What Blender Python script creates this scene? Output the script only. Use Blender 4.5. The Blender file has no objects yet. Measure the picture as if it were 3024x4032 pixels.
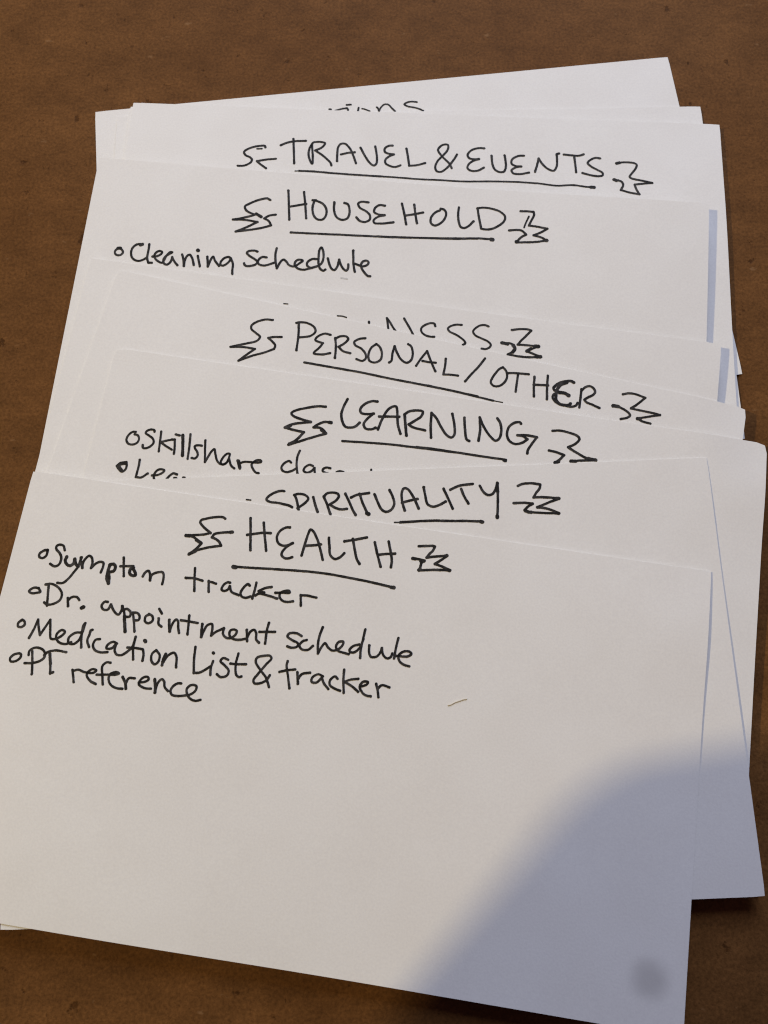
import bpy, bmesh, math, random
import numpy as np
from mathutils import Vector, Matrix

random.seed(7)
scene = bpy.context.scene
col = scene.collection
MM = 0.001

# ------------------------------------------------------------------ camera
CAM_PITCH, CAM_ROLL, CAM_H, CAM_F = 0.23237, -0.01461, 0.14164, 35.636

cam = bpy.data.cameras.new('camera')
cam.sensor_fit = 'HORIZONTAL'; cam.sensor_width = 36.0; cam.lens = CAM_F
cam.clip_start = 0.004; cam.clip_end = 20.0
cam_ob = bpy.data.objects.new('camera', cam); col.objects.link(cam_ob)
fwd = Vector((0, math.sin(CAM_PITCH), -math.cos(CAM_PITCH)))
up0 = Vector((0, math.cos(CAM_PITCH), math.sin(CAM_PITCH))); right0 = Vector((1, 0, 0))
right = right0 * math.cos(CAM_ROLL) + up0 * math.sin(CAM_ROLL)
up = -right0 * math.sin(CAM_ROLL) + up0 * math.cos(CAM_ROLL)
M = Matrix((right, up, -fwd)).transposed().to_4x4(); M.translation = (0, 0, CAM_H)
cam_ob.matrix_world = M
cam.dof.use_dof = True; cam.dof.focus_distance = 0.142; cam.dof.aperture_fstop = 48.0
scene.camera = cam_ob

# ------------------------------------------------------------------ light
world = bpy.data.worlds.new('World'); scene.world = world; world.use_nodes = True
bg = world.node_tree.nodes['Background']
bg.inputs[0].default_value = (1.0, 0.66, 0.95, 1); bg.inputs[1].default_value = 0.068

def area(name, loc, aim, size, power, color, shape='DISK'):
    L = bpy.data.lights.new(name, 'AREA'); L.shape = shape; L.size = size; L.energy = power; L.color = color
    o = bpy.data.objects.new(name, L); col.objects.link(o); o.location = loc
    o.rotation_euler = (Vector(aim) - Vector(loc)).to_track_quat('-Z', 'Y').to_euler()
    return o
area('warm_lamp', (-0.60, -0.012, 0.64), (0, 0.03, 0), 0.030, 3.78, (1.0, 0.81, 0.44))
area('window_light', (0.09, 0.66, 0.46), (0, 0.07, 0), 0.44, 5.35, (0.79, 0.865, 1.04), 'SQUARE')

scene.cycles.filter_width = 1.15
vs = scene.view_settings
scene.display_settings.display_device = 'sRGB'
vs.view_transform = 'Standard'; vs.look = 'None'; vs.exposure = -0.04; vs.gamma = 1.0; vs.use_curve_mapping = False

# ------------------------------------------------------------------ materials
def new_mat(name):
    m = bpy.data.materials.new(name); m.use_nodes = True
    nt = m.node_tree; b = nt.nodes['Principled BSDF']
    return m, nt, b
def node(nt, typ, **kw):
    n = nt.nodes.new(typ)
    for k, v in kw.items():
        if k in n.inputs.keys(): n.inputs[k].default_value = v
        else: setattr(n, k, v)
    return n
def ramp(nt, stops):
    r = nt.nodes.new('ShaderNodeValToRGB'); e = r.color_ramp.elements
    while len(e) < len(stops): e.new(.5)
    for k, (p, c) in enumerate(stops): e[k].position = p; e[k].color = (*c, 1) if len(c) == 3 else c
    return r
def mix(nt, a, b, fac, mode='MIX'):
    n = nt.nodes.new('ShaderNodeMix'); n.data_type = 'RGBA'; n.blend_type = mode
    for s, v in ((0, fac), (6, a), (7, b)):
        if hasattr(v, 'is_linked'): nt.links.new(v, n.inputs[s])
        else: n.inputs[s].default_value = v
    return n.outputs[2]

def paper_material(name, grey_spot=None):
    m, nt, b = new_mat(name)
    tc = node(nt, 'ShaderNodeTexCoord')
    n1 = node(nt, 'ShaderNodeTexNoise', Scale=90.0, Detail=3.0); nt.links.new(tc.outputs['Object'], n1.inputs['Vector'])
    n2 = node(nt, 'ShaderNodeTexNoise', Scale=2600.0, Detail=2.0); nt.links.new(tc.outputs['Object'], n2.inputs['Vector'])
    r1 = ramp(nt, [(.3, (.775, .765, .755)), (.7, (.80, .795, .79))]); nt.links.new(n1.outputs['Fac'], r1.inputs[0])
    r2 = ramp(nt, [(.25, (.93, .93, .94)), (.75, (1, 1, 1))]); nt.links.new(n2.outputs['Fac'], r2.inputs[0])
    c = mix(nt, r1.outputs[0], r2.outputs[0], 1.0, 'MULTIPLY')
    if grey_spot:  # soft round grey spot mixed into the paper colour
        su, sv, sr = grey_spot
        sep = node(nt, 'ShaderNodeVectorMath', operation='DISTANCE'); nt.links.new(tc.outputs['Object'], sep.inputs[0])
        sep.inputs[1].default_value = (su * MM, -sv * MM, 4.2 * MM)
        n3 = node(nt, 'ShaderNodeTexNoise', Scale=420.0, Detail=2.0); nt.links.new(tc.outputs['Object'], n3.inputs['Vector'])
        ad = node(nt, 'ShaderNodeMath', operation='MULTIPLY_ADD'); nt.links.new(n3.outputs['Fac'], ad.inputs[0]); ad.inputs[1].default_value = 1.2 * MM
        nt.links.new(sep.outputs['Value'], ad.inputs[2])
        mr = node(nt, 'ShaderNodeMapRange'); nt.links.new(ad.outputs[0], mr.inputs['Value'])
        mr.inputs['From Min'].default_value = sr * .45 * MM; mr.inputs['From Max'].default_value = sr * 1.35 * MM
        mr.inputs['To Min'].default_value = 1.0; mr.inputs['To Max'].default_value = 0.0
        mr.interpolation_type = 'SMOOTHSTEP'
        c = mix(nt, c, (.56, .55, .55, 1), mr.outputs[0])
    nt.links.new(c, b.inputs['Base Color'])
    b.inputs['Roughness'].default_value = .85; b.inputs['Specular IOR Level'].default_value = .25
    bp = node(nt, 'ShaderNodeBump', Strength=.25, Distance=.00004); nt.links.new(n2.outputs['Fac'], bp.inputs['Height'])
    nt.links.new(bp.outputs[0], b.inputs['Normal'])
    return m

def ink_material(name, base, light):
    m, nt, b = new_mat(name)
    tc = node(nt, 'ShaderNodeTexCoord')
    n = node(nt, 'ShaderNodeTexNoise', Scale=900.0, Detail=3.0); nt.links.new(tc.outputs['Object'], n.inputs['Vector'])
    r = ramp(nt, [(.45, base), (.75, light)]); nt.links.new(n.outputs['Fac'], r.inputs[0])
    nt.links.new(r.outputs[0], b.inputs['Base Color'])
    b.inputs['Roughness'].default_value = .7; b.inputs['Specular IOR Level'].default_value = .2
    return m

def table_material():
    m, nt, b = new_mat('brown_hardboard')
    tc = node(nt, 'ShaderNodeTexCoord')
    def noise(scale, detail=3.0, stretch=None, rough=.5):
        n = node(nt, 'ShaderNodeTexNoise', Scale=scale, Detail=detail, Roughness=rough)
        if stretch:
            mp = node(nt, 'ShaderNodeMapping'); mp.inputs['Scale'].default_value = stretch
            nt.links.new(tc.outputs['Object'], mp.inputs[0]); nt.links.new(mp.outputs[0], n.inputs['Vector'])
        else: nt.links.new(tc.outputs['Object'], n.inputs['Vector'])
        return n
    big = noise(22, 4); mid = noise(120, 6, (.8, 1, 1), .65); fine = noise(1700, 3, rough=.7); fib = noise(520, 4, (.55, 1, 1), .65)
    r = ramp(nt, [(.25, (.114, .049, .0145)), (.5, (.130, .058, .0185)), (.75, (.146, .067, .0225))]); nt.links.new(big.outputs['Fac'], r.inputs[0])
    r2 = ramp(nt, [(.3, (.80, .79, .77)), (.7, (1.16, 1.16, 1.15))]); nt.links.new(mid.outputs['Fac'], r2.inputs[0])
    c = mix(nt, r.outputs[0], r2.outputs[0], 1.0, 'MULTIPLY')
    r3 = ramp(nt, [(.3, (.62, .60, .58)), (.7, (1.38, 1.38, 1.38))]); nt.links.new(fine.outputs['Fac'], r3.inputs[0])
    c = mix(nt, c, r3.outputs[0], .8, 'MULTIPLY')
    r4 = ramp(nt, [(.3, (.84, .83, .81)), (.7, (1.12, 1.12, 1.12))]); nt.links.new(fib.outputs['Fac'], r4.inputs[0])
    c = mix(nt, c, r4.outputs[0], .8, 'MULTIPLY')
    # dark pits and short cracks of the pressed fibre
    pit = noise(330, 4, (1, .8, 1), .6); rp = ramp(nt, [(.30, (.92, .92, .92)), (.352, (0, 0, 0))]); nt.links.new(pit.outputs['Fac'], rp.inputs[0])
    pit2 = noise(760, 3, (.8, 1, 1), .6); rp2 = ramp(nt, [(.27, (.8, .8, .8)), (.33, (0, 0, 0))]); nt.links.new(pit2.outputs['Fac'], rp2.inputs[0])
    c = mix(nt, c, mix(nt, c, (.50, .46, .40, 1), 1.0, 'MULTIPLY'), rp.outputs[0])
    c = mix(nt, c, mix(nt, c, (.62, .59, .55, 1), 1.0, 'MULTIPLY'), rp2.outputs[0])
    pale = noise(380, 3, (.7, 1.2, 1), .55); rl = ramp(nt, [(.69, (0, 0, 0)), (.76, (.30, .30, .30))]); nt.links.new(pale.outputs['Fac'], rl.inputs[0])
    c = mix(nt, c, (.34, .20, .10, 1), rl.outputs[0])
    nt.links.new(c, b.inputs['Base Color'])
    b.inputs['Roughness'].default_value = .7; b.inputs['Specular IOR Level'].default_value = .07
    ma = node(nt, 'ShaderNodeMath', operation='SUBTRACT'); nt.links.new(fine.outputs['Fac'], ma.inputs[0]); nt.links.new(rp.outputs[0], ma.inputs[1])
    bp = node(nt, 'ShaderNodeBump', Strength=.5, Distance=.00012); nt.links.new(ma.outputs[0], bp.inputs['Height'])
    nt.links.new(bp.outputs[0], b.inputs['Normal'])
    return m

paper = paper_material('card_paper')
ink = ink_material('black_ink', (.010, .009, .009), (.055, .052, .052))
grey_pencil = ink_material('grey_smear', (.52, .52, .53), (.62, .62, .62))

# ------------------------------------------------------------------ helpers
def add_obj(name, bm, mat, parent=None, smooth=False):
    me = bpy.data.meshes.new(name); bm.to_mesh(me); bm.free()
    if smooth:
        for p in me.polygons: p.use_smooth = True
    me.materials.append(mat)
    o = bpy.data.objects.new(name, me); col.objects.link(o)
    if parent: o.parent = parent
    return o
def tag(o, label, cat, group=None, kind=None):
    if label: o['label'] = label
    if cat: o['category'] = cat
    if group: o['group'] = group
    if kind: o['kind'] = kind
    return o

# ------------------------------------------------------------------ the table top
bm = bmesh.new()
bmesh.ops.create_cube(bm, size=1.0, matrix=Matrix.Translation((.05, .25, -.012)) @ Matrix.Diagonal((1.5, 1.1, .024, 1)))
bmesh.ops.bevel(bm, geom=[e for e in bm.edges], offset=.002, segments=2, affect='EDGES')
table = add_obj('table_top', bm, table_material())
tag(table, None, None, kind='structure')

# --- card heights: every card lies on the cards below it, with its own curl (pure numpy, millimetres) ---
CW, CH, NU, NV = 127.0, 76.2, 64, 40
US = np.linspace(0, CW, NU + 1)
VS = np.linspace(0, CH, NV + 1)
THICK = 0.12

def world_xy(pose, u, v):
    c, s = math.cos(pose[2]), math.sin(pose[2])
    return pose[0] + c * u + s * v, pose[1] + s * u - c * v

def sample(zg, u, v):
    fu = np.clip(np.asarray(u, float) / CW * NU, 0, NU - 1e-6); fv = np.clip(np.asarray(v, float) / CH * NV, 0, NV - 1e-6)
    i = fu.astype(int); j = fv.astype(int); a = fu - i; b = fv - j
    return (zg[j, i] * (1 - a) + zg[j, i + 1] * a) * (1 - b) + (zg[j + 1, i] * (1 - a) + zg[j + 1, i + 1] * a) * b

def blur(z, n):
    for _ in range(n):
        p = np.pad(z, 1, mode='edge')
        z = (p[:-2, 1:-1] + p[2:, 1:-1] + p[1:-1, :-2] + p[1:-1, 2:] + 4 * z) / 8
    return z

def dilate(z, n):
    for _ in range(n):
        p = np.pad(z, 1, mode='edge')
        z = np.max([p[:-2, 1:-1], p[2:, 1:-1], p[1:-1, :-2], p[1:-1, 2:], z], axis=0)
    return z

def card_heights(cards):
    """top-surface height grid of every card, from the lowest to the topmost"""
    done = []
    U, V = np.meshgrid(US, VS)
    for card in cards:
        pose, (zc, tx, ty), curls = card['pose'], card['lie'], card['curls']
        z = zc + tx * (U / CW - .5) + ty * (.5 - V / CH)
        for (cu, cv, ru, rv, h) in curls:
            z = z + h * np.exp(-((U - cu) / ru) ** 2 - ((V - cv) / rv) ** 2)
        X, Y = world_xy(pose, U, V)
        low = np.full(z.shape, THICK + .02)
        for (p2, z2) in done:
            c, s = math.cos(p2[2]), math.sin(p2[2])
            dx, dy = X - p2[0], Y - p2[1]
            u2, v2 = c * dx + s * dy, s * dx - c * dy
            inside = (u2 > -1.5) & (u2 < CW + 1.5) & (v2 > -1.5) & (v2 < CH + 1.5)
            low = np.where(inside, np.maximum(low, sample(z2, u2, v2) + THICK + .08), low)
        need = np.maximum(low - z, 0)
        if need.max() > 0:
            lift = blur(dilate(need, 4), 14)
            z = z + np.maximum(lift, need)
            z = np.maximum(blur(z, 2), low)
        done.append((pose, z))
    return [z for _, z in done]
# --- end card heights ---


CARDS = [
    dict(key='A', pose=(-61.862, 124.262, 0.09600), lie=(0.3, 0, 0), curls=[]),
    dict(key='B', pose=(-56.779, 122.642, 0.00357), lie=(0.65, 0, 0), curls=[]),
    dict(key='D', pose=(-53.958, 124.927, -0.05768), lie=(0.95, 0, 0), curls=[]),
    dict(key='TRAVEL', pose=(-53.350, 125.744, -0.06335), lie=(1.25, 0.3, 0), curls=[(127, 24, 25, 18, 0.5)]),
    dict(key='HOUSE', pose=(-58.857, 110.341, -0.11204), lie=(2.5, 0, 1.5), curls=[(127, 0, 32, 40, 1.5)]),
    dict(key='BUSINESS', pose=(-58.721, 86.574, -0.16853), lie=(2.85, 0, 1.2), curls=[(127, 0, 28, 20, 0.8)]),
    dict(key='PERSONAL', pose=(-52.944, 83.710, -0.25227), lie=(3.15, 0, 1.2), curls=[(127, 0, 7, 6, -0.5), (60, 40, 50, 40, 0.3)]),
    dict(key='LEARN', pose=(-52.200, 66.525, -0.17210), lie=(3.5, 0.4, 1.2), curls=[(129, 45, 15, 40, -0.7), (127, 0, 9, 8, -0.9)]),
    dict(key='SPIRIT', pose=(-66.080, 38.915, 0.02458), lie=(3.65, 0, 1.2), curls=[(0, 76, 40, 30, 1.2)]),
    dict(key='HEALTH', pose=(-65.894, 41.349, -0.16571), lie=(3.8, 0, 1.0), curls=[(127, 12, 25, 10, 0.45)]),
]


INK = {
'A': [
('heading', """0.42:50.99,5.12 51.25,5.21
0.42:52.23,5.64 53.60,5.35 54.81,5.30* 55.01,5.71 54.91,6.20
0.42:54.82,4.45 55.73,4.46
0.42:57.35,5.46 57.09,6.45
0.34:58.07,5.77 58.90,6.15 59.65,6.61
0.42:61.30,5.79 61.58,6.20 61.68,6.78* 62.20,5.95 62.98,5.28 63.83,5.38 64.57,6.41 65.17,7.30
0.42:70.13,5.46 68.97,5.20 67.87,5.39 67.40,5.72 68.04,6.30 69.59,6.86 70.60,7.35 71.25,7.83"""),
],
'TRAVEL': [
('flourish', """0.49:29.79,9.96 29.62,9.60 28.63,9.64 27.18,9.99 25.77,10.73 25.29,11.35 25.69,12.06 26.72,12.58 27.15,13.13 26.93,13.81 26.29,14.34 25.44,14.70 24.27,14.77
0.33:28.01,10.43 29.09,10.35
0.49:32.23,12.71 30.40,12.93 28.28,13.44* 29.03,14.17 29.86,14.76 30.34,15.10"""),
('heading', """0.49:33.05,9.30 34.25,8.64 35.87,8.18 38.32,7.96
0.49:35.62,7.58 35.89,10.24 36.25,13.63
0.49:39.78,8.54 39.27,9.71 39.12,11.23 39.55,12.73 40.07,13.61 40.06,11.57 39.78,8.54 40.15,8.22 41.46,8.09 42.47,8.35 41.88,9.44 40.49,10.26* 42.01,11.29 43.23,12.37 43.93,13.10 44.21,13.80
0.49:45.31,12.66 45.27,10.96 45.35,9.25 45.83,8.43 46.74,8.31 47.79,9.33 48.72,11.18 49.38,13.04
0.49:46.06,11.00 47.54,10.55 48.97,10.34
0.49:50.14,9.15 51.17,11.07 52.41,12.90 53.26,13.39 53.75,12.84 53.72,10.96 53.27,8.70
0.49:57.00,8.31 56.12,8.43 55.33,9.14 55.44,9.97 56.37,10.39 57.36,10.50* 56.40,10.99 55.63,11.86 55.70,12.76 56.68,13.39 57.83,13.56 58.85,13.14
0.49:59.98,8.94 60.39,11.04 60.74,13.13* 62.36,12.91 64.10,12.31
0.48:70.81,9.90 69.97,11.56 68.56,13.50 67.45,14.33 66.57,14.15 66.27,13.04 66.72,11.70 67.81,10.33 68.81,8.77 68.78,7.63 67.89,7.60 66.94,8.40 66.73,9.06 67.66,10.53 69.17,12.16 69.79,13.33
0.48:76.56,8.14 75.51,8.11 73.89,8.71 73.07,9.88 73.44,10.70 74.92,10.93 75.50,10.83* 74.27,11.34 73.32,12.25 73.14,13.19 73.84,13.76 75.30,13.69 76.58,12.89
0.49:78.16,9.88 78.38,11.83 78.92,13.24 79.84,13.79 80.81,13.68 81.25,12.46 80.96,9.69
0.48:85.06,9.58 83.86,9.71 82.56,10.60 82.47,11.66 83.39,12.22 84.49,12.25* 83.39,12.52 82.49,13.23 82.76,13.97 84.22,14.13 86.15,13.67
0.49:87.42,13.47 87.86,11.80 88.19,10.13* 89.06,11.56 90.20,12.64 91.33,13.01 91.98,12.01 92.08,10.31 92.02,8.91* 92.48,8.74
0.49:93.52,8.93 95.40,9.08 96.70,9.10 97.74,8.75
0.48:95.73,9.21 95.96,11.47 96.08,13.19
0.48:101.23,9.60 100.26,9.49 98.96,10.22 98.56,10.84 99.26,11.64 100.54,12.42 101.65,13.13 101.67,13.73 100.83,13.98 99.23,13.82 97.46,13.36"""),
('underline', """0.27:36.59,15.50 37.46,15.43
0.48:37.46,15.43 40.01,15.43 43.93,15.62 47.85,15.80 51.37,15.91 54.87,16.00
0.43:54.86,15.99 59.15,16.13 62.73,16.30 67.59,16.35 72.12,16.44 78.58,16.16 83.75,16.08 88.26,16.26 92.12,16.62 95.34,16.35 97.90,16.62 99.50,16.71
0.69:99.18,16.72 99.82,16.74"""),
('flourish', """0.65:104.70,10.68 105.26,10.51
0.48:105.26,10.51 106.39,10.35 108.32,10.47 108.89,10.82 108.67,11.74 107.59,13.36 107.32,13.90 107.88,14.32 109.79,14.71 112.01,15.22* 110.41,15.43 108.32,15.73* 108.61,16.80 109.24,18.07* 107.15,17.70 105.41,17.17* 105.92,15.89 105.62,15.15 104.83,14.81
0.69:104.03,14.69 104.50,14.89"""),
],
'HOUSE': [
('flourish', """0.49:37.19,6.57 36.48,6.28 34.78,6.80 33.00,7.82 32.14,8.55 32.58,9.43 34.11,10.14 34.75,10.15* 32.48,11.07 30.09,11.79* 32.56,11.63 35.20,11.88* 33.10,13.28 31.04,14.46* 34.12,13.74 36.57,13.02 38.07,12.38* 37.50,11.45 36.48,10.91* 37.47,10.18 38.76,9.84
0.62:34.70,10.01 35.80,10.62"""),
('heading', """0.49:40.65,4.02 41.02,6.49 41.67,10.70
0.49:43.93,4.07 44.52,6.88 45.10,10.09
0.49:41.24,7.76 42.85,7.32 44.70,6.79
0.49:45.93,5.82 46.63,5.75
0.49:46.33,5.92 46.12,7.44 46.52,9.18 47.39,10.09 48.43,10.06 49.06,9.12 49.02,7.70 48.18,6.46 46.63,5.82
0.49:50.48,5.89 50.62,7.73 51.36,9.26 52.53,9.75 53.53,9.30 53.87,7.78 53.30,6.05 52.58,5.84
0.49:57.49,5.23 56.02,5.23 55.43,5.71 55.85,6.60 57.19,7.29 58.07,8.10 58.18,9.15 57.29,9.80 56.16,9.62 55.39,8.91
0.49:60.98,5.69 59.89,5.65 59.01,6.41 58.91,7.31 59.79,7.80 61.13,7.88* 59.84,8.36 58.98,9.25 59.20,9.83 60.62,9.84 63.10,9.33
0.49:64.46,4.87 65.11,7.09 65.78,9.57
0.49:67.01,4.86 67.47,7.23 67.95,9.09
0.49:65.47,7.55 67.02,7.13 68.99,6.53
0.49:72.42,5.72 71.52,6.26 70.74,7.51 70.80,8.78 71.52,9.28 72.62,8.81 73.53,7.55 73.73,6.26 73.23,5.48 72.53,5.31
0.49:76.24,4.71 76.20,6.19 76.50,8.14 76.93,9.11 77.70,9.33 78.54,8.80 79.49,7.65
0.48:80.07,4.61 80.52,6.67 81.16,9.20
0.48:80.07,4.61 81.12,4.35 82.89,4.43 84.69,4.97 85.81,5.95 85.71,7.09 84.65,8.24 83.21,9.09 81.97,9.30 81.16,9.20"""),
('underline', """0.48:42.35,13.60 46.14,13.45 51.80,13.20 56.83,13.00 63.11,12.70 69.37,12.33 74.99,11.93 80.60,11.48
0.48:60.62,12.83 63.39,12.74 68.39,12.39 73.39,12.11 77.14,11.86 80.37,11.45 82.12,11.41 83.49,11.41
0.76:83.42,11.47 83.67,11.50"""),
('flourish', """0.48:88.94,4.58 90.19,4.49 91.57,4.50* 91.73,5.22 91.19,6.67 90.82,7.70* 92.63,7.85 94.59,8.15* 93.44,9.01 91.89,9.85* 93.51,10.23 94.63,10.81* 92.33,11.32 88.50,11.72* 89.30,10.58 90.37,9.80* 89.45,8.98 88.45,8.89 86.86,9.13
0.36:90.70,5.63 90.21,7.02 89.86,8.22
0.66:88.49,11.56 88.67,11.60
0.65:94.28,10.84 94.58,10.82"""),
('list_item', """0.48:7.75,20.39 7.10,21.08 7.14,21.70 7.56,22.03 8.30,21.96 8.72,21.38 8.49,20.84 7.75,20.39
0.66:7.58,20.51 8.05,20.47
0.48:12.42,19.15 11.73,19.13 11.02,19.45 10.48,20.23 10.40,21.18 10.72,22.19 11.49,22.84 12.36,22.91 13.15,22.54 13.74,22.07
0.61:12.05,19.35 12.42,19.15
0.48:13.81,19.02 13.85,20.44 13.86,22.10 14.29,23.14* 14.97,23.11
0.48:14.92,21.67 15.74,21.55 16.51,21.02 16.71,20.48 16.11,20.31 15.51,20.70 15.25,21.45 15.66,22.24 16.51,22.78 17.09,22.87 17.38,22.28 17.76,21.11 18.40,20.34 18.71,20.39
0.48:18.61,20.49 17.60,21.33 17.25,22.19 17.49,23.00 18.09,23.19 18.67,22.68 18.92,21.83 18.91,21.41* 19.46,22.29 20.27,23.11
0.48:20.87,20.65 21.35,22.01 21.61,23.19* 21.59,21.99 21.90,20.92 22.42,20.58 22.99,21.23 23.59,22.79
0.48:24.10,20.67 24.45,21.72 24.86,22.96
0.71:23.91,19.40 24.00,19.47
0.48:26.07,20.65 26.29,21.75 26.47,22.85* 26.63,22.13 27.01,20.85 27.25,20.54 27.75,21.40 28.72,22.51
0.48:30.82,20.53 30.43,20.32 29.62,20.60 28.99,21.49 29.00,22.22 29.49,22.35 30.18,21.90 30.73,21.12 30.90,20.59* 31.50,21.87 31.56,23.11 31.66,24.04
0.48:36.08,18.55 35.42,18.40 34.32,18.63 33.99,19.00 34.55,19.63 35.67,20.25 36.35,20.81 36.19,21.34 35.49,21.76 34.39,21.98 33.89,21.76 33.75,21.43
0.48:38.13,19.69 37.29,19.68 36.69,20.15 36.46,20.80 36.75,21.31 37.73,21.54 38.64,21.29 39.70,20.78
0.48:39.91,17.44 39.83,18.82 40.07,20.45 40.52,21.90* 40.78,21.11 41.22,20.14 41.66,19.85 42.27,20.25 42.83,20.92 43.71,21.18 44.25,20.99 45.10,20.23 45.56,19.73 45.20,19.55 44.46,19.67 44.02,20.33 44.16,21.00 44.79,21.55 45.84,21.72 46.93,21.41 48.01,20.98 48.63,20.68
0.48:48.39,19.09 47.42,19.18 46.57,19.94 46.56,20.67 47.28,21.13 48.18,20.84 48.98,20.44 49.55,19.66 49.68,18.51 49.40,17.08 49.02,16.41 48.67,16.94 48.67,18.60 48.86,20.24 49.35,21.23 49.95,21.54 50.37,21.25
0.48:50.61,18.75 50.98,19.83 51.57,20.91 52.17,21.21 52.65,20.50 52.84,19.45 52.91,18.78* 53.33,19.82 54.00,20.79 54.59,21.10 54.91,20.60 54.89,19.67
0.48:55.53,16.50 55.72,17.94 55.93,19.57 56.36,21.18
0.48:56.17,19.39 57.07,19.67 57.84,19.85 58.73,19.41 58.93,18.84 58.54,18.50 57.81,18.74 57.45,19.43 57.70,20.33 58.35,21.20 59.07,21.85 59.55,21.91"""),
('smudge', """0.30:53.75,22.82 54.41,22.84 54.97,22.87"""),
],
'BUSINESS': [
('heading', """0.25:40.58,4.01 41.35,3.96
0.29:51.61,5.01 52.53,4.94 53.39,5.08
0.44:57.99,5.34 58.06,5.56
0.44:62.00,6.13 61.70,5.02 61.41,3.99* 62.17,4.83 62.71,5.56 63.26,6.22 63.63,6.70
0.44:64.79,3.57 65.70,4.76 66.38,5.70 66.91,6.50 67.09,6.87
0.44:71.13,4.28 70.93,3.80 70.18,3.77 69.08,4.36 68.47,5.15 68.67,5.93 69.50,6.50 70.48,6.65 71.24,6.58
0.43:76.30,3.22 75.16,3.35 74.15,3.83 73.70,4.41 74.10,4.99 75.22,5.40 76.36,5.92 77.30,6.59 77.49,7.02 77.09,7.40
0.43:81.59,2.76 80.84,2.59 79.81,2.88 78.95,3.68 78.71,4.30 79.23,5.03 80.57,5.52 81.91,6.01 82.50,6.62 82.27,7.22 81.58,7.65 80.84,7.67"""),
('flourish', """0.46:86.25,2.85 87.65,2.46 89.32,2.26 90.02,2.44* 89.08,3.80 88.30,4.83 87.74,5.77* 89.08,5.66 91.81,5.54* 90.43,6.36 89.64,6.86* 90.74,7.22 92.47,7.63* 90.20,8.10 88.53,8.21 86.07,8.12* 86.86,7.45 87.27,6.82 87.01,6.06 86.23,5.72 85.50,5.82 84.52,5.83
0.63:84.65,5.83 85.72,5.88
0.67:86.92,6.07 87.30,6.70 86.96,7.44
0.72:91.19,5.63 91.77,5.59
0.72:91.64,7.77 92.43,7.68
0.62:89.68,6.85 90.41,6.24"""),
],
'PERSONAL': [
('flourish', """0.46:33.37,3.46 32.09,3.63 30.44,4.50 29.60,5.51 29.73,6.22 30.98,6.94 31.85,7.47 31.55,8.41 29.65,9.47 26.80,10.88* 29.28,10.36 31.61,10.20* 30.31,11.77 29.13,13.32* 31.53,11.68 33.68,10.44 35.25,9.33* 35.29,8.59 34.55,7.93 33.51,7.34* 34.57,6.89 36.04,6.54"""),
('heading', """0.46:38.08,2.95 38.75,2.65 40.28,2.49 41.74,3.02 42.22,3.92 41.56,4.95 40.16,5.56 39.47,5.79
0.46:38.58,2.96 39.16,5.32 39.59,8.56
0.46:45.33,3.85 44.09,3.88 42.81,4.96 42.68,5.66 43.67,5.86 44.31,5.90* 43.83,7.05 43.09,8.39 44.62,8.29 46.19,7.65
0.46:46.37,4.27 46.98,6.13 47.37,8.37
0.46:46.42,4.46 47.17,3.75 48.35,3.46 48.92,3.87 48.42,4.96 47.49,5.94* 48.53,6.63 50.05,6.73
0.46:52.14,2.96 51.12,3.34 50.24,4.18 50.55,4.81 51.91,5.29 53.00,6.19 53.24,7.13 52.68,7.76 51.51,7.64
0.46:54.55,3.66 53.77,4.67 53.61,6.38 54.14,7.41 55.24,7.48 56.12,6.67 56.06,5.29 55.33,4.07 54.55,3.66
0.46:57.91,6.83 58.24,6.42 58.10,4.80 58.16,3.26* 59.01,4.58 60.03,5.66 61.21,6.11 61.96,5.37 61.95,3.88 61.30,2.54 60.63,2.20
0.45:63.19,6.29 63.78,4.60 64.59,2.78* 65.56,4.34 67.10,6.54
0.45:64.18,5.00 65.40,4.97 66.77,4.77
0.45:68.50,3.50 68.69,4.90 68.75,6.80* 70.04,6.55 71.59,6.38
0.45:75.94,1.63 74.96,3.88 74.07,5.40 73.18,7.22
0.45:79.69,2.64 79.08,3.21 78.25,5.05 78.07,6.24 78.78,6.85 79.79,6.60 80.64,5.62 80.91,4.41 80.45,3.21 79.69,2.64
0.45:80.69,3.65 82.14,3.30 84.91,2.89
0.45:82.87,3.32 82.98,5.05 83.14,7.03
0.47:86.07,3.14 86.34,5.11 86.75,7.15
0.47:88.55,2.31 88.83,4.51 89.30,7.12
0.47:86.24,4.78 87.46,4.53 88.97,4.28
0.56:93.70,2.53 93.20,2.38 92.33,2.58 91.18,3.17 90.42,3.94 90.11,4.59 90.45,5.00 91.19,5.11 92.26,5.05 93.29,5.38
0.61:92.39,2.88 91.42,3.50 91.01,4.18 90.81,5.01 90.78,5.79
0.47:90.88,5.38 90.35,5.90 90.30,6.49 90.85,7.13 91.84,7.57 92.92,7.60 94.16,7.53 94.97,7.07 95.19,6.48
0.61:90.81,5.98 91.08,6.88 91.82,7.47 92.73,7.54 93.59,7.34 93.88,6.98
0.66:91.39,5.22 92.45,5.10 93.23,5.40
0.47:95.40,3.57 95.53,5.24 95.67,7.32
0.47:95.46,3.90 96.02,3.00 96.84,2.57 97.60,2.82 98.04,3.49 97.84,4.12 96.91,4.91 96.34,5.53* 96.73,5.92 98.03,6.19 99.42,6.55"""),
('underline', """0.47:41.78,10.69 47.03,10.43 53.13,10.15 59.24,10.06 65.30,9.85 70.74,9.71 76.19,9.69
0.42:66.50,9.74 69.54,9.72 73.19,9.75 76.22,9.80 79.25,9.84
0.23:79.25,9.84 81.11,9.78"""),
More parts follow.
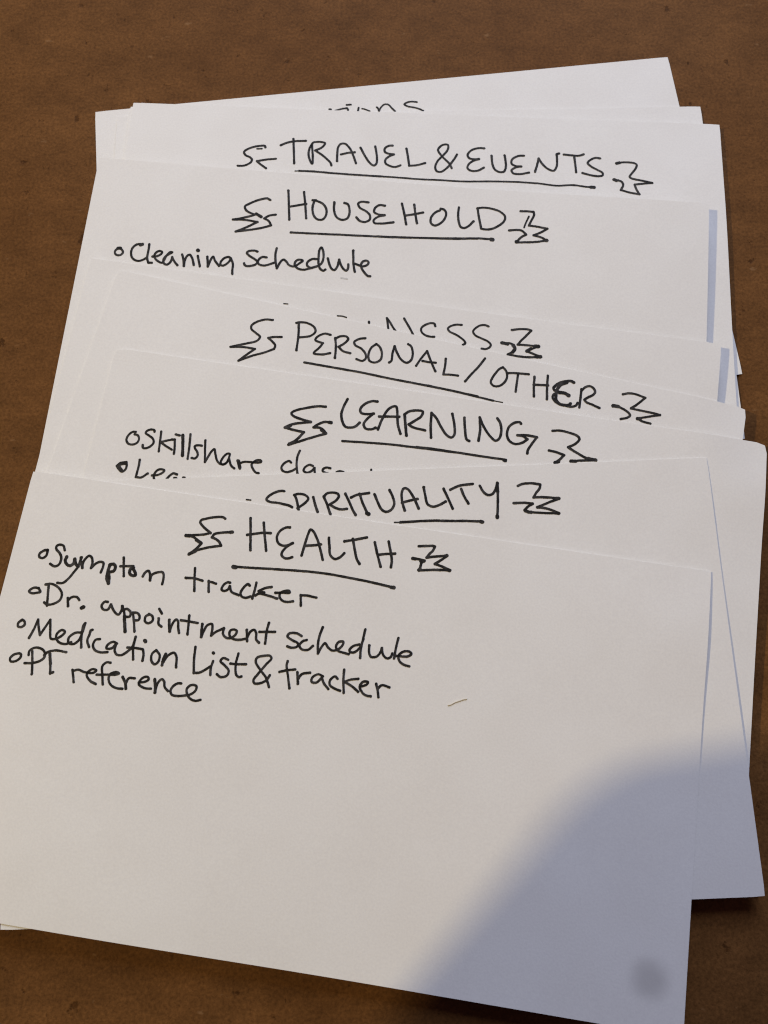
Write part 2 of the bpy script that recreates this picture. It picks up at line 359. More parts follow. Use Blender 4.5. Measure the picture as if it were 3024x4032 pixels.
('flourish', """0.46:103.32,2.76 104.31,2.33 105.71,2.20 107.63,2.52* 106.83,3.55 106.17,4.37 105.35,5.23* 107.30,5.25 109.42,5.23 110.91,5.30* 109.36,5.93 106.89,6.96* 107.83,7.31 109.44,7.42
0.65:101.94,5.46 102.89,5.43
0.46:102.89,5.43 104.01,5.74 104.98,6.18 105.41,6.64 104.98,7.22 103.81,7.80
0.65:106.89,6.96 107.40,6.88"""),
],
'LEARN': [
('flourish', """0.51:42.89,5.70 41.47,5.82 39.20,6.53 37.20,7.39 36.61,8.04 37.18,8.55 38.92,8.93 40.59,9.17* 38.36,9.77 36.80,10.36 35.88,11.05* 37.68,11.27 39.62,11.41* 38.70,12.89 37.20,14.31* 39.03,13.39 41.42,12.17 43.87,11.00* 43.24,10.40 42.47,10.07 41.34,10.15* 42.11,9.38 43.19,8.76 44.51,8.66
0.60:36.07,10.92 36.84,10.55
0.60:42.89,10.45 43.70,11.00
0.60:44.01,8.69 44.47,8.71
0.60:37.38,14.09 38.53,13.29"""),
('heading', """0.51:46.77,3.48 46.28,5.22 46.13,6.75 46.57,8.19 47.29,9.07 48.25,9.12 49.14,8.78 49.85,7.88
0.51:52.55,3.14 51.56,3.19 50.25,3.97 49.55,5.22 49.85,5.87 51.05,5.94 52.24,5.65* 51.20,6.84 50.69,8.05 51.17,8.84 52.24,8.85 53.03,8.43
0.51:53.54,8.69 54.00,6.53 54.85,4.39 55.69,3.66 56.27,3.57 56.69,4.86 57.21,7.28 57.92,8.85
0.51:53.36,6.08 55.31,5.78 57.17,5.54
0.55:58.12,4.89 58.56,6.82 59.08,9.02
0.51:58.12,4.89 58.87,4.17 60.46,3.72 61.47,3.81 61.33,4.76 60.30,5.80 59.21,6.77* 60.04,7.21 62.44,7.46
0.51:63.79,8.75 63.40,6.39 63.17,3.82* 64.19,4.64 65.38,6.33 66.64,7.74 67.63,8.11 68.09,7.51 67.88,5.69 67.13,3.36
0.50:69.51,3.79 69.97,6.11 70.51,8.00 71.06,8.26
0.51:72.80,7.94 72.82,5.91 72.42,3.28* 73.46,5.07 74.85,6.71 75.99,7.44 76.63,6.92 76.83,5.28 76.40,3.74 75.78,2.96
0.50:80.35,3.34 80.15,3.08 79.12,3.34 78.19,4.33 77.98,5.85 78.52,7.00 79.63,7.51 80.99,7.11 81.93,6.22* 81.06,5.74 79.98,5.73* 81.73,5.46 83.66,5.55* 82.85,7.06 82.26,8.38 82.26,9.02"""),
('underline', """0.46:47.22,12.01 51.74,11.60 56.41,11.26 61.10,11.12 65.77,10.98 69.28,10.92 73.02,10.92
0.45:61.35,11.01 63.68,10.89 67.20,10.88 71.18,10.89 74.45,10.92 78.18,10.87
0.68:78.05,10.99 78.29,11.05"""),
('flourish', """0.50:86.46,3.83 87.83,3.57 89.72,3.72 91.28,4.14 91.69,4.70 91.09,5.65 89.75,6.62* 91.02,7.25 93.68,8.30 95.22,8.36* 92.58,8.82 90.49,9.29
0.50:86.24,7.81 87.61,7.93 89.13,8.28* 88.45,9.24 87.57,10.09
0.64:93.68,8.26 95.12,8.32
0.59:90.53,9.23 91.45,9.14
0.59:87.60,9.98 88.27,9.73"""),
('list_item', """0.44:7.81,16.30 7.25,16.38 6.54,17.20 6.40,18.16 6.92,18.82 7.74,18.87 8.53,18.38 8.73,17.61 8.37,16.92 7.71,16.80
0.44:11.36,15.74 11.33,15.45 10.63,15.37 9.84,15.85 9.74,16.24 10.56,16.67 11.40,17.19 11.65,17.89 11.21,18.70 10.42,19.19 9.88,19.19 9.73,18.67
0.44:12.64,15.47 12.80,17.16 13.02,19.42
0.44:15.04,16.73 14.08,17.07 13.00,17.57* 13.94,18.09 15.41,18.71
0.44:15.04,16.73 15.53,16.66* 15.82,17.98 15.97,19.47
0.44:15.48,15.62 16.29,15.72
0.60:16.88,15.59 17.31,17.56 17.67,19.54
0.44:18.29,15.15 18.58,17.55 18.78,20.03
0.44:20.89,17.04 20.18,17.08 19.61,17.35 19.71,17.74 20.28,18.39 20.52,19.09 20.12,19.74 19.50,19.73
0.43:21.36,15.89 21.69,17.80 22.15,20.12* 22.45,19.34 23.01,17.78 23.42,17.35 23.78,18.21 24.33,19.41 25.09,20.03 25.79,19.99 26.30,19.47 26.52,18.34 26.50,17.83 25.98,17.87 25.30,18.90 25.15,19.84 25.63,20.09 26.25,19.63 26.52,18.70* 27.23,20.06 27.92,20.50
0.43:28.20,18.88 28.65,19.65 28.96,20.37* 28.74,19.49 29.32,19.00 30.53,18.81 31.58,18.76 32.68,18.47 32.62,18.19 31.84,18.24 31.23,18.77 31.01,19.28 31.50,20.12 32.13,20.66 32.67,20.70
0.64:28.42,18.96 28.91,20.16
0.43:5.84,23.37 6.25,22.83 7.41,22.43* 7.62,23.13 7.57,23.87 6.98,24.41 6.14,23.87 5.77,23.45
0.41:6.06,23.19 6.55,23.75 6.96,24.18
0.37:6.32,23.15 6.82,22.96 7.43,22.83
0.43:9.83,21.61 9.90,23.14 9.84,25.04* 10.85,24.95 11.91,23.99
0.43:12.79,24.25 13.84,23.98 14.75,23.29 14.88,22.90 14.11,22.81 13.49,23.21 13.15,24.09 13.36,24.87 13.77,25.26
0.43:15.72,24.45 16.11,23.80 16.70,23.24 17.43,23.34
0.43:17.06,24.06 17.42,24.07
0.43:18.77,23.79 18.98,23.75
0.43:38.33,17.71 37.93,17.45 37.14,17.97 36.70,18.86 36.98,19.46 37.82,19.69 38.80,19.26 39.49,18.70
0.43:39.56,15.13 39.32,16.35 39.41,17.80 39.94,19.72
0.43:42.51,17.72 41.85,17.60 41.09,18.27 40.99,18.92 41.61,19.19 42.42,18.79 42.90,18.07* 43.18,19.12 43.42,19.45
0.43:45.88,17.66 45.21,17.62 44.57,18.00 44.53,18.37 45.04,18.65 45.57,18.69
0.43:47.22,18.25 47.73,17.96 48.41,18.03
0.32:53.54,16.72 53.62,17.07"""),
],
'SPIRIT': [
('heading', """0.27:40.36,4.62 41.13,4.74
0.49:47.45,3.27 46.80,3.18 45.60,3.47 44.39,4.21 44.08,4.73 44.55,5.17 46.09,5.45 47.46,5.82 48.40,6.13 48.82,6.41
0.49:49.40,4.17 49.73,5.13 49.95,6.55 50.01,6.90
0.49:49.26,4.09 50.06,3.91 51.25,4.13 51.89,4.86 51.40,5.55 50.26,6.38 49.84,6.63
0.49:52.82,4.65 53.11,5.97 53.46,7.14 53.56,7.48
0.49:54.78,4.59 55.33,6.06 55.81,7.65 55.94,8.01
0.49:54.78,4.59 55.38,4.03 56.41,3.91 57.43,4.20 57.59,4.67 57.06,5.42 55.84,6.18* 56.85,6.82 57.87,7.17 59.03,7.12
0.49:58.81,4.22 59.45,5.69 60.09,7.30 60.60,8.33
0.49:59.85,4.97 61.03,4.52 63.27,4.25
0.49:61.48,4.36 62.01,6.14 62.56,7.57 62.96,8.37
0.67:62.71,8.10 63.00,8.25
0.49:64.27,4.53 64.85,6.20 65.48,7.51 66.26,7.98 67.30,7.58 67.85,6.55 67.63,5.13 67.09,3.84
0.49:69.75,7.84 69.41,6.38 69.35,4.49 69.81,3.62 70.55,3.83 71.51,5.40 72.37,7.57
0.49:69.32,6.33 70.57,6.05 72.27,5.74
0.49:73.52,3.57 73.72,5.14 74.07,6.80 75.07,7.35 76.23,7.07 77.45,6.46
0.49:77.22,4.00 77.90,5.77 78.69,7.87
0.49:78.44,4.24 80.09,3.55 82.73,3.27
0.49:80.47,4.13 80.99,5.66 81.67,6.96
0.49:83.99,3.66 84.60,4.86 85.36,5.50 86.16,5.40 86.92,4.48 87.32,3.31
0.58:87.32,3.31 87.29,4.97
0.49:87.29,4.97 87.13,7.31 86.86,9.87
0.62:86.87,9.64 86.86,9.82"""),
('underline', """0.27:67.77,10.04 68.79,10.08
0.49:68.79,10.08 71.52,10.01 74.70,9.99 78.33,10.18 81.05,10.29 83.99,10.50
0.66:83.76,10.54 84.08,10.59"""),
('flourish', """0.49:91.13,3.99 92.03,3.64 93.64,3.57 95.34,3.87* 95.17,4.57 94.41,5.49 93.88,6.31* 95.71,6.34 98.65,6.69* 96.77,7.34 94.41,8.21* 95.99,8.48 97.09,8.88 98.36,9.53* 96.14,9.40 92.74,9.08* 92.08,8.79 92.59,8.11 93.60,7.52* 92.20,7.28 90.10,7.24
0.62:92.09,8.68 92.74,9.08 93.20,9.14
0.62:97.97,6.67 98.54,6.69
0.62:97.84,9.42 98.29,9.53"""),
],
'HEALTH': [
('flourish', """0.48:37.54,3.54 37.14,3.35 35.53,3.56 34.07,4.07 33.21,4.51 33.15,4.96 34.08,5.79 35.42,6.60* 34.17,7.07 32.68,7.40 31.02,7.72* 32.42,7.82 33.29,8.26 34.13,8.74* 33.37,9.90 32.25,11.10* 33.44,10.23 35.17,9.45 37.76,8.64* 37.39,8.07 36.60,7.58 35.82,7.37* 36.17,6.69 37.46,6.23 39.36,5.82
0.62:31.02,7.72 31.70,7.68
0.61:33.12,8.29 33.98,8.68
0.61:32.31,11.01 33.29,10.34
0.57:39.03,5.91 39.36,5.82"""),
('heading', """0.48:42.18,2.76 42.61,5.01 43.27,8.65
0.48:44.75,3.22 45.25,5.14 46.15,8.30
0.48:42.16,5.92 43.69,5.46 45.00,5.10 46.39,4.96
0.48:49.72,3.37 49.02,3.48 47.97,4.37 47.66,5.47 48.01,6.46 48.78,6.89 49.79,6.78 50.74,6.18* 49.82,6.96 49.15,8.01 49.14,8.70 49.79,9.16 50.54,9.08 51.10,8.75
0.48:52.75,8.22 52.92,6.58 53.26,4.09 53.55,3.17 54.09,3.44 55.11,4.85 56.04,6.79 56.71,8.41
0.48:53.07,6.34 54.46,6.03 55.93,5.63
0.48:57.14,4.19 57.52,5.79 57.92,7.29 58.85,7.92 59.68,7.54 60.42,6.60
0.48:60.11,4.41 62.02,3.81 64.06,3.08
0.48:61.54,3.72 62.18,5.60 62.84,7.31 63.48,8.14
0.48:65.66,3.78 66.37,5.74 67.39,8.06
0.48:68.14,3.24 68.87,5.36 69.25,6.85 69.25,7.88
0.48:66.61,5.97 67.94,5.61 69.63,5.30"""),
('underline', """0.47:40.90,12.09 43.68,11.88 47.45,11.51 51.23,11.19 55.01,10.92 58.57,10.84 62.15,10.96 65.74,11.12 69.84,11.47
0.69:40.81,12.16 41.22,12.15
0.64:69.85,11.52 70.35,11.49"""),
('flourish', """0.48:73.71,3.27 75.09,3.02 76.32,2.83 76.67,2.92* 76.43,3.67 75.86,4.44 75.45,5.15* 76.70,4.80 79.11,4.23* 78.22,5.12 77.11,6.09* 78.38,6.35 80.03,6.83* 77.47,7.13 74.40,7.69* 74.57,6.93 74.64,6.23* 75.14,5.77* 74.11,5.67 72.97,5.62
0.56:74.39,7.64 74.59,7.50
0.61:78.79,4.37 79.06,4.26
0.60:79.12,6.81 79.92,6.85
0.61:74.49,5.97 75.09,5.82
0.56:72.92,5.69 73.43,5.71"""),
('list_item', """0.46:6.40,14.23 5.82,14.42 5.13,15.09 5.21,15.68 5.84,15.83 6.40,15.33 6.47,14.63 6.40,14.23
0.46:9.55,13.78 9.12,13.02 8.40,12.92 7.89,13.29 7.96,13.80 8.68,14.38 9.20,15.08 9.28,16.10 8.93,16.75 8.29,16.97 7.53,16.64
0.57:10.22,14.92 10.09,15.55 10.53,16.25 11.18,16.46 11.73,15.90 11.75,15.12* 12.19,16.00 12.71,16.35
0.45:12.97,14.59 12.82,15.39 12.71,16.35 12.14,17.55 11.43,18.85 10.62,19.74 9.66,19.87
0.46:12.78,14.67 13.03,15.53 13.52,16.48* 13.40,15.64 13.70,14.74 14.24,14.14 14.72,14.32 15.11,15.21 15.10,16.28* 15.75,15.37 16.50,14.91 17.12,14.99 17.22,15.75 17.04,16.80
0.57:18.38,15.23 18.28,16.61 18.39,17.79 18.91,18.56* 18.78,17.56 18.53,16.58 19.30,16.20 19.46,15.41 19.01,14.96 18.37,15.15
0.45:20.58,13.48 20.92,15.01 21.35,16.83
0.46:20.34,15.14 21.67,14.93 22.67,14.78
0.56:22.82,15.07 22.29,15.40 22.30,16.17 22.89,16.51 23.44,16.30 23.02,15.55 22.49,15.12
0.45:24.78,16.39 25.08,15.58 25.59,15.19 25.95,15.62 26.26,16.86* 26.35,15.90 27.24,15.25 28.23,15.10 28.58,15.90 28.59,17.22
0.45:33.91,13.43 34.15,15.07 34.63,17.54
0.45:32.59,15.44 34.06,15.29 35.71,15.48
0.45:36.84,15.34 37.24,17.31
0.45:36.87,15.50 37.52,15.51 38.23,15.67
0.45:40.75,15.12 40.33,15.08 39.61,15.76 39.47,16.55 39.98,16.72 40.59,16.38 40.84,15.75* 41.33,16.69 42.76,17.08
0.45:44.38,15.07 44.03,14.85 43.39,15.53 43.01,16.60 43.30,17.23 44.01,17.37 44.95,16.98
0.45:45.50,14.36 45.42,15.89 45.28,17.30
0.45:48.39,14.73 47.30,15.07 46.18,15.81* 47.22,15.92
0.45:45.74,16.69 46.27,16.27 48.22,16.39 49.73,16.65
0.45:49.24,15.68 50.59,15.44 51.74,15.27 51.68,14.94 50.86,15.07 50.11,15.62 50.16,16.35 50.86,16.92 51.71,16.96 52.64,16.68
0.56:50.90,15.31 51.73,15.19
0.45:53.86,15.37 54.19,17.25
0.45:53.87,15.42 54.96,15.28 56.74,15.42"""),
('list_item', """0.45:6.54,21.30 5.64,21.37 4.96,22.10 5.45,22.39 6.53,22.14 7.02,21.92 6.54,21.30
0.45:7.61,20.48 8.55,20.20 10.04,20.65 10.97,21.64 10.92,22.77 10.09,23.57 8.83,23.98 8.20,23.68
0.45:8.22,20.52 8.50,22.24 8.83,24.16
0.45:12.22,22.26 12.62,23.68
0.45:12.33,22.67 12.89,22.02 13.76,21.84 14.37,22.29
0.60:15.12,23.65 15.43,23.43
0.45:19.54,21.86 19.01,21.90 18.61,22.72 19.12,23.31 19.88,23.19 20.23,22.25* 21.19,23.44 21.95,23.81 22.34,23.04 22.30,22.20
0.45:22.39,22.19 23.04,23.60 23.19,24.47
0.59:23.09,23.82 23.43,25.10 23.86,26.57
0.45:22.58,23.00 23.25,22.57 24.03,23.01 24.09,23.78 23.25,24.02
0.44:24.49,23.05 25.03,24.63 25.51,26.32
0.45:24.49,23.05 25.27,23.00 25.82,23.51 25.77,24.19 25.13,24.35
0.45:27.53,22.92 26.93,23.34 26.97,24.22 27.64,24.50 28.30,23.91 28.09,23.17 27.38,22.83
0.45:29.04,21.68 29.68,22.42
0.44:29.31,23.37 29.51,24.39 30.08,24.72
0.51:31.23,23.35 31.47,24.34 31.77,25.35
0.44:31.76,25.29 31.97,23.93 32.46,23.09 32.84,23.30 33.12,24.42 33.46,25.36
0.44:34.64,22.06 34.84,23.66 35.01,25.39
0.44:33.31,23.10 34.82,23.07 36.41,23.12
0.50:37.29,23.19 37.36,24.27 37.57,25.42
0.44:37.56,25.39 37.78,24.37 38.22,23.23 39.00,22.92 39.22,23.65 39.25,24.94* 39.93,24.20 41.27,23.31* 41.30,24.33 41.92,24.89 42.75,24.85 43.47,24.24 43.65,23.47 43.10,23.26 42.49,23.57 42.47,24.31 43.09,24.88 44.27,24.94 45.38,24.62
0.44:45.36,22.98 45.60,24.00 45.81,24.95
0.44:45.69,24.31 46.11,23.18 46.70,22.78 47.13,23.27 47.34,24.39 47.94,24.89
0.44:49.08,21.15 48.94,22.66 49.08,24.88
0.44:47.68,22.99 49.05,22.78 50.45,22.57
0.44:55.31,22.58 54.36,22.25 53.05,22.44 52.80,23.01 53.69,23.53 54.89,24.00 54.77,24.57 53.72,24.88 53.07,24.76
0.44:56.34,23.13 55.68,23.45 55.17,24.29 55.71,24.86 56.81,24.80 57.60,23.98
0.44:58.78,20.47 58.46,22.15 58.44,23.68 58.69,25.17* 59.11,24.01 59.64,23.17 60.30,23.83 61.15,24.27 62.19,23.87 62.83,23.01 62.85,22.46 62.09,22.58 61.69,23.51 62.25,24.19 63.38,24.36 64.11,24.47
0.44:66.40,19.70 66.26,21.61 66.14,23.38 66.28,24.79
0.44:65.74,22.48 64.70,22.94 64.16,23.68 64.33,24.05 65.09,23.97 65.93,22.98 66.34,21.38
0.44:67.54,22.38 67.68,23.58 68.12,24.29 69.09,24.12 69.71,23.16 69.81,22.51* 70.23,23.63 70.97,24.16 71.59,23.85 71.81,23.17
0.44:72.49,20.31 72.30,22.00 72.24,23.97
0.44:72.31,23.52 72.95,23.43 74.48,23.30 75.17,22.76 74.79,22.39 73.71,22.55 72.95,23.43 73.31,24.35 74.03,24.78 75.11,24.94"""),
('list_item', """0.45:5.05,27.32 4.52,27.91 4.60,28.56 5.26,28.57 5.70,28.06 5.42,27.44 5.05,27.32
0.44:7.10,30.27 7.56,28.66 7.88,26.84* 8.32,28.10 8.90,29.45* 9.52,27.92 10.07,26.55* 10.50,28.21 11.00,29.79 12.00,29.63 12.84,28.96 13.22,28.24 12.60,28.00 11.89,28.77 11.95,29.64 12.59,30.20 13.76,30.35 14.76,29.87
0.44:16.08,27.93 15.01,28.19 14.14,29.20 14.35,30.04 15.27,30.12 16.06,29.23 16.31,27.99 16.44,26.20* 16.22,26.68 16.31,28.43 16.76,30.50
0.44:18.00,27.16 17.73,27.33 17.70,27.66
0.44:17.68,28.04 17.54,29.12 18.12,30.21
0.44:19.70,28.57 18.99,28.79 18.74,29.81 19.32,30.59 20.38,30.82 21.58,30.60
0.44:22.91,28.87 22.11,28.68 21.27,29.42 21.25,29.97 22.16,29.83 22.76,29.08* 22.77,30.07 23.27,30.75 24.16,30.72 25.09,29.93 25.75,28.96 25.94,27.22* 25.93,29.15 26.40,31.16
0.44:24.93,29.26 26.47,29.15 27.68,29.14
0.44:27.80,29.30 28.04,30.13 28.08,31.12
0.59:27.73,27.60 27.89,27.71
0.44:30.11,28.94 29.50,29.69 29.65,30.86 30.33,31.40 30.88,30.89 30.88,29.70 30.11,28.94
0.50:31.92,29.36 31.67,30.44 31.69,31.35
0.44:31.76,30.86 32.37,29.58 33.34,28.93 33.86,29.46 34.22,31.35
0.44:36.88,27.31 37.10,29.58 37.53,31.84* 38.58,31.59 40.18,30.32
0.43:40.49,29.30 40.35,30.54 40.49,31.73
0.46:40.25,27.88 40.31,27.92
0.43:43.11,28.66 42.18,28.51 41.80,29.10 42.67,29.70 43.58,30.53 43.39,31.41 42.35,31.81 41.63,31.43
0.43:44.69,27.30 44.60,29.40 45.05,31.03 45.61,31.33 46.00,31.18
0.44:43.63,29.26 44.81,29.18 46.41,28.94
0.43:50.92,30.18 50.41,31.18 49.31,31.88 48.46,31.96 48.22,31.39 48.77,30.34 49.90,28.47 50.67,27.26 50.35,26.87 49.14,27.06 48.10,27.53 48.02,28.27 49.11,29.56 50.32,30.71 51.15,32.22
0.43:53.62,27.30 53.55,28.04 54.14,29.88 54.74,31.86
0.44:52.50,29.36 53.71,28.89 55.18,28.52
0.43:55.65,28.93 56.10,30.89
0.43:55.96,30.09 56.49,29.16 57.89,28.68
0.43:60.27,28.95 59.38,28.72 58.40,29.48 58.45,30.19 59.27,30.19 60.09,29.22* 60.61,30.10 61.55,30.97
0.43:62.89,28.98 62.34,28.63 61.61,29.47 61.75,30.29 62.69,30.74 63.66,30.95
0.43:63.80,27.25 63.95,29.11 64.35,31.21
0.43:66.51,28.43 65.09,28.82 64.18,29.32* 65.50,29.83 66.81,30.64
0.43:67.08,29.71 68.11,29.20 68.29,28.74 67.44,28.82 66.96,29.73 67.61,30.71 68.41,31.07 69.14,31.07
0.43:69.78,28.82 70.18,29.84 70.49,31.03
0.43:70.15,29.61 70.78,28.91 72.18,29.06"""),
('list_item', """0.44:6.04,33.16 5.23,33.50 4.69,34.23 4.90,34.75 5.76,34.61 6.46,33.86 6.43,33.32 6.04,33.16
0.44:7.80,33.22 7.78,32.46 8.61,31.79 9.86,31.82 10.56,32.36 10.68,33.21 9.98,33.97 8.76,34.48 7.47,34.70
0.44:8.28,32.49 8.84,34.58 9.23,36.37
0.44:10.57,32.80 11.08,32.18 12.31,31.71 14.33,31.70
0.54:11.51,32.44 12.03,34.09
0.44:12.03,34.09 12.42,35.75* 12.88,35.47
0.43:16.17,34.54 16.56,35.55 16.91,36.61
0.43:16.26,34.74 17.24,34.37 18.42,34.62 19.94,34.50 20.38,34.00 19.68,33.89 18.95,34.54 18.96,35.19 19.87,36.01 20.83,36.31
0.43:22.57,32.31 21.87,32.37 21.27,33.11 21.68,34.77 22.09,36.20
0.43:20.62,34.72 21.73,34.55 22.80,34.38 23.87,34.22 24.47,33.91 23.88,33.79 22.99,34.25 22.85,35.02 23.42,36.00 24.63,36.46 25.68,36.42
0.49:25.26,34.44 25.97,35.40 26.27,36.29
0.43:26.06,35.38 26.38,34.48 27.45,34.32
0.43:28.31,34.90 29.25,34.67 29.91,34.09 29.62,33.73 28.91,33.92 28.41,34.64 28.38,35.21 29.05,35.58 29.82,35.71 30.66,35.63
0.53:30.94,33.95 31.30,35.08 31.51,36.17
0.43:31.48,36.01 31.67,34.38 32.20,33.76 32.68,34.07 32.97,34.99 33.69,35.58
0.43:35.72,33.96 35.23,34.00 34.51,34.51 34.14,35.45 34.53,36.10 35.45,36.17 36.64,35.92 37.71,35.54 38.46,34.79 38.52,34.06 38.01,33.86 37.32,34.08 36.89,34.79 37.26,35.76 38.05,36.36 38.89,36.47 39.66,36.19"""),
],
}


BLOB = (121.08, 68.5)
LABELS = {
 'A': 'white index card lowest in the fan, rearmost corner, only tops of its letters showing',
 'B': 'white index card with only its blank right corner showing behind TRAVEL & EVENTS card',
 'D': 'white index card hidden under TRAVEL & EVENTS card except a thin strip at left',
 'TRAVEL': 'white index card headed TRAVEL & EVENTS between drawn flourishes',
 'HOUSE': 'white index card headed HOUSEHOLD with a Cleaning schedule bullet',
 'BUSINESS': 'white index card between HOUSEHOLD and PERSONAL/OTHER, its heading half covered',
 'PERSONAL': 'white index card headed PERSONAL/OTHER, tilted down to the right',
 'LEARN': 'white index card headed LEARNING with two bullets, the second half covered',
 'SPIRIT': 'white index card headed SPIRITUALITY just under the topmost card',
 'HEALTH': 'white index card headed HEALTH with four bulleted lines, topmost of the fan',
}

def make_card(card, zg, mat):
    pose = card['pose']
    rad = {'PERSONAL': 1.0, 'LEARN': 1.3}.get(card['key'], .25)
    bm = bmesh.new()
    top, bot = {}, {}
    for j in range(NV + 1):
        for i in range(NU + 1):
            u, v = float(US[i]), float(VS[j])
            if i in (0, NU) and j in (0, NV):            # clipped corner points
                u += rad * .3 * (1 if i == 0 else -1); v += rad * .3 * (1 if j == 0 else -1)
            z = float(zg[j, i])
            top[i, j] = bm.verts.new((u * MM, -v * MM, z * MM)); bot[i, j] = bm.verts.new((u * MM, -v * MM, (z - THICK) * MM))
    for j in range(NV):
        for i in range(NU):
            bm.faces.new((top[i, j], top[i, j + 1], top[i + 1, j + 1], top[i + 1, j]))
            bm.faces.new((bot[i, j], bot[i + 1, j], bot[i + 1, j + 1], bot[i, j + 1]))
    def side(a, b): bm.faces.new((top[b], top[a], bot[a], bot[b])).smooth = False
    for i in range(NU): side((i, 0), (i + 1, 0)); side((i + 1, NV), (i, NV))
    for j in range(NV): side((0, j + 1), (0, j)); side((NU, j), (NU, j + 1))
    bmesh.ops.recalc_face_normals(bm, faces=bm.faces)
    o = add_obj('index_card', bm, mat)
    me = o.data
    for p in me.polygons: p.use_smooth = abs(p.normal.z) > .5
    me.set_sharp_from_angle(angle=math.radians(40))
    o.location = (pose[0] * MM, pose[1] * MM, 0); o.rotation_euler = (0, 0, pose[2])
    return o

# ------------------------------------------------------------------ pen strokes: flat ribbons of ink on the card's surface
def catmull(P, step):
    P = [np.array(p, float) for p in P]
    if len(P) == 1: return np.array(P)
    if len(P) == 2:
        n = max(2, int(np.linalg.norm(P[1] - P[0]) / step) + 1)
        return np.array([P[0] + (P[1] - P[0]) * t for t in np.linspace(0, 1, n)])
    Q = [2 * P[0] - P[1]] + P + [2 * P[-1] - P[-2]]
    out = []
    for k in range(1, len(Q) - 2):
        p0, p1, p2, p3 = Q[k - 1:k + 3]
        d = lambda a, b: max(np.linalg.norm(b - a), 1e-4) ** .5
        t0 = 0; t1 = t0 + d(p0, p1); t2 = t1 + d(p1, p2); t3 = t2 + d(p2, p3)
        n = max(2, int(np.linalg.norm(p2 - p1) / step) + 1)
        for t in np.linspace(t1, t2, n, endpoint=(k == len(Q) - 3)):
            a1 = (t1 - t) / (t1 - t0) * p0 + (t - t0) / (t1 - t0) * p1
            a2 = (t2 - t) / (t2 - t1) * p1 + (t - t1) / (t2 - t1) * p2
            a3 = (t3 - t) / (t3 - t2) * p2 + (t - t2) / (t3 - t2) * p3
            b1 = (t2 - t) / (t2 - t0) * a1 + (t - t0) / (t2 - t0) * a2
            b2 = (t3 - t) / (t3 - t1) * a2 + (t - t1) / (t3 - t1) * a3
            out.append((t2 - t) / (t2 - t1) * b1 + (t - t1) / (t2 - t1) * b2)
    return np.array(out)

def ribbon(bm, pts, w, zg, lift, rng):
    step = .09
    C = catmull(pts, step)
    keep = [0]
    for k in range(1, len(C)):
        if np.linalg.norm(C[k] - C[keep[-1]]) > .03: keep.append(k)
    C = C[keep]
    if len(C) < 2: C = np.array([C[0], C[0] + (.04, .01)])
    n = len(C)
    T = np.gradient(C, axis=0); T /= np.maximum(np.linalg.norm(T, axis=1, keepdims=True), 1e-9)
    N = np.stack([-T[:, 1], T[:, 0]], 1)
    def wob(): # slow pressure changes and fine bleeding of the ink edge
        s = rng.normal(0, 1, n + 40); k = np.ones(9) / 9
        slow = np.convolve(np.convolve(s, k, 'same'), k, 'same')[20:20 + n]
        return 1 + .14 * slow + .055 * rng.normal(0, 1, n)
    a, b = w / 2 * wob(), w / 2 * wob()
    s = np.concatenate([[0], np.cumsum(np.linalg.norm(np.diff(C, axis=0), axis=1))])
    ends = 1 + .10 * np.exp(-s / .35) + .10 * np.exp(-(s[-1] - s) / .35)
    a *= ends; b *= ends
    def vert(p): return bm.verts.new((p[0] * MM, -p[1] * MM, (float(sample(zg, p[0], p[1])) + lift) * MM))
    Lp = [vert(C[k] + N[k] * a[k]) for k in range(n)]; Rp = [vert(C[k] - N[k] * b[k]) for k in range(n)]
    for k in range(n - 1): bm.faces.new((Lp[k], Rp[k], Rp[k + 1], Lp[k + 1]))
    for (k, sg, A, B) in ((0, -1, Lp[0], Rp[0]), (n - 1, 1, Lp[-1], Rp[-1])):
        arc = []
        for q in range(1, 8):
            th = math.pi * q / 8; rr = (a[k] * (1 + math.cos(th)) + b[k] * (1 - math.cos(th))) / 2 * (1 + .05 * rng.normal())
            arc.append(vert(C[k] + (N[k] * math.cos(th) + sg * T[k] * math.sin(th)) * rr))
        bm.faces.new([A] + arc + [B])

def write(part, body, card_ob, zg, rng):
    bm = bmesh.new(); lift = .035
    for ln in body.strip().split('\n'):
        w, rest = ln.split(':'); w = float(w); piece = []
        for tk in rest.split():
            sharp = tk.endswith('*'); p = tuple(float(c) for c in tk.rstrip('*').split(',')); piece.append(p)
            if sharp:
                ribbon(bm, piece, w, zg, lift, rng); lift += .0006; piece = [p]
        ribbon(bm, piece, w, zg, lift, rng); lift += .0006
    for f in bm.faces:
        f.normal_update()
        if f.normal.z < 0: f.normal_flip()
    return add_obj(part, bm, grey_pencil if part == 'smudge' else ink, card_ob)

heights = card_heights(CARDS)
for card, zg in zip(CARDS, heights):
    key = card['key']
    mat = paper_material('card_paper_grey_spot', (BLOB[0], BLOB[1], 3.8)) if key == 'HEALTH' else paper
    o = make_card(card, zg, mat)
    tag(o, LABELS[key], 'index card', 'index cards fanned out on the table')
    rng = np.random.default_rng(len(key) * 13 + ord(key[0]))
    for part, body in INK.get(key, []):
        write(part, body, o, zg, rng)
    if key == 'HEALTH': top_card, top_z = o, zg

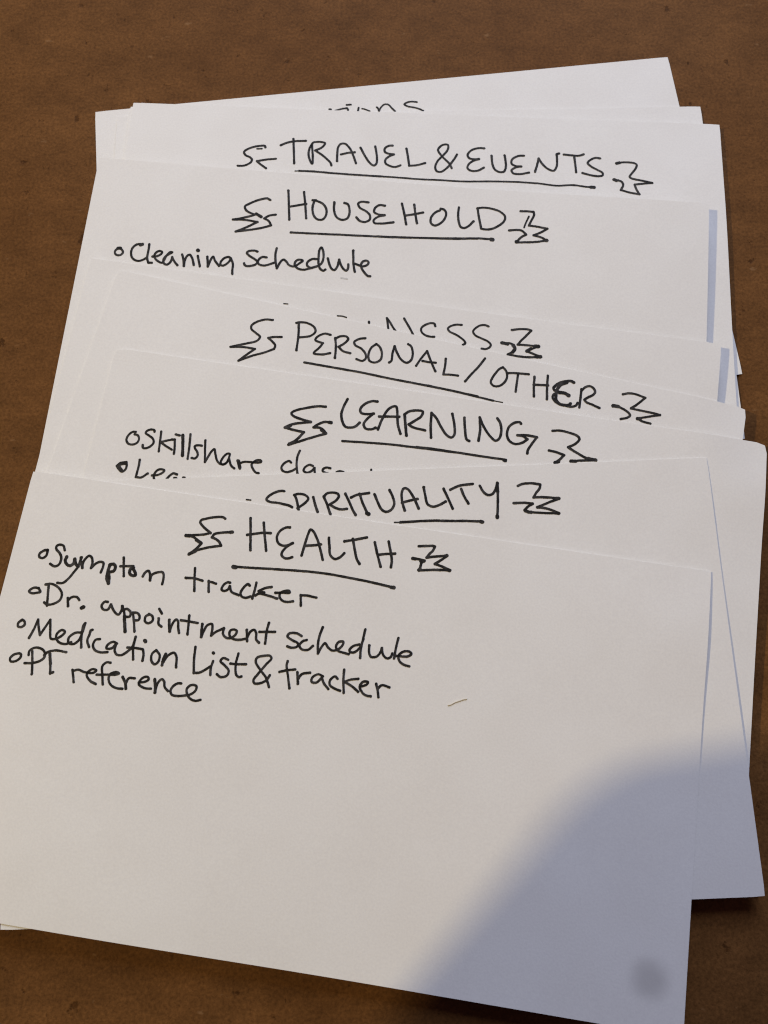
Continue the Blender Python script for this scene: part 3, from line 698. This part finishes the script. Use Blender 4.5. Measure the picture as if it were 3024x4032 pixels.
# ------------------------------------------------------------------ a stray fibre lying on the topmost card
FIBRE = [(82.75, 30.56), (83.3, 30.36), (83.9, 29.92), (84.81, 29.46), (85.4, 29.15), (86.0, 28.97)]
bm = bmesh.new(); rings = []
Cf = catmull(FIBRE, .15)
for k, p in enumerate(Cf):
    r = .075 * (1 if 0 < k < len(Cf) - 1 else .4)
    q = Cf[min(k + 1, len(Cf) - 1)] - Cf[max(k - 1, 0)]; q = q / np.linalg.norm(q); nrm = np.array([-q[1], q[0]])
    zc = float(sample(top_z, p[0], p[1])) + .09
    rings.append([bm.verts.new(((p[0] + nrm[0] * r * math.cos(a)) * MM, -(p[1] + nrm[1] * r * math.cos(a)) * MM, (zc + r * math.sin(a)) * MM)) for a in [2 * math.pi * s / 6 for s in range(6)]])
for A_, B_ in zip(rings, rings[1:]):
    for s in range(6): bm.faces.new((A_[s], A_[(s + 1) % 6], B_[(s + 1) % 6], B_[s]))
bm.faces.new(rings[0]); bm.faces.new(rings[-1][::-1]); bmesh.ops.recalc_face_normals(bm, faces=bm.faces)
fm, fnt, fb = new_mat('tan_fibre'); fb.inputs['Base Color'].default_value = (.54, .48, .38, 1); fb.inputs['Roughness'].default_value = .7
fibre = add_obj('stray_fibre', bm, fm, smooth=True)
fibre.location = top_card.location; fibre.rotation_euler = top_card.rotation_euler
tag(fibre, 'short tan fibre lying on the blank lower half of the HEALTH card', 'fibre')

# ------------------------------------------------------------------ slab added out of view, posed so it casts the lower-right shadow
def rounded_slab(w, h, t, r):
    bm = bmesh.new(); vs_ = []
    for cx, cy, a0 in ((w / 2 - r, h / 2 - r, 0), (-w / 2 + r, h / 2 - r, 90), (-w / 2 + r, -h / 2 + r, 180), (w / 2 - r, -h / 2 + r, 270)):
        for k in range(9):
            a = math.radians(a0 + 90 * k / 8); vs_.append(bm.verts.new((cx + r * math.cos(a), cy + r * math.sin(a), 0)))
    f = bm.faces.new(vs_); ex = bmesh.ops.extrude_face_region(bm, geom=[f])
    for v_ in ex['geom']:
        if isinstance(v_, bmesh.types.BMVert): v_.co.z += t
    bmesh.ops.recalc_face_normals(bm, faces=bm.faces)
    bmesh.ops.bevel(bm, geom=[e for e in bm.edges if abs(e.calc_face_angle(0)) > 1.2], offset=.0018, segments=3, affect='EDGES')
    return bm
pm, pnt, pb = new_mat('occluder_black'); pb.inputs['Base Color'].default_value = (.02, .02, .022, 1); pb.inputs['Roughness'].default_value = .2
occluder_ob = add_obj('occluder', rounded_slab(.080, .165, .008, .010), pm, smooth=True)
OCCLUDER_LOC, OCCLUDER_ROT = (-.0620, -.0660, .0756), (math.radians(45), math.radians(8.9), math.radians(7.4))
occluder_ob.location = OCCLUDER_LOC; occluder_ob.rotation_euler = OCCLUDER_ROT
tag(occluder_ob, 'black slab added out of view to cast the shadow at lower right', 'occluder')
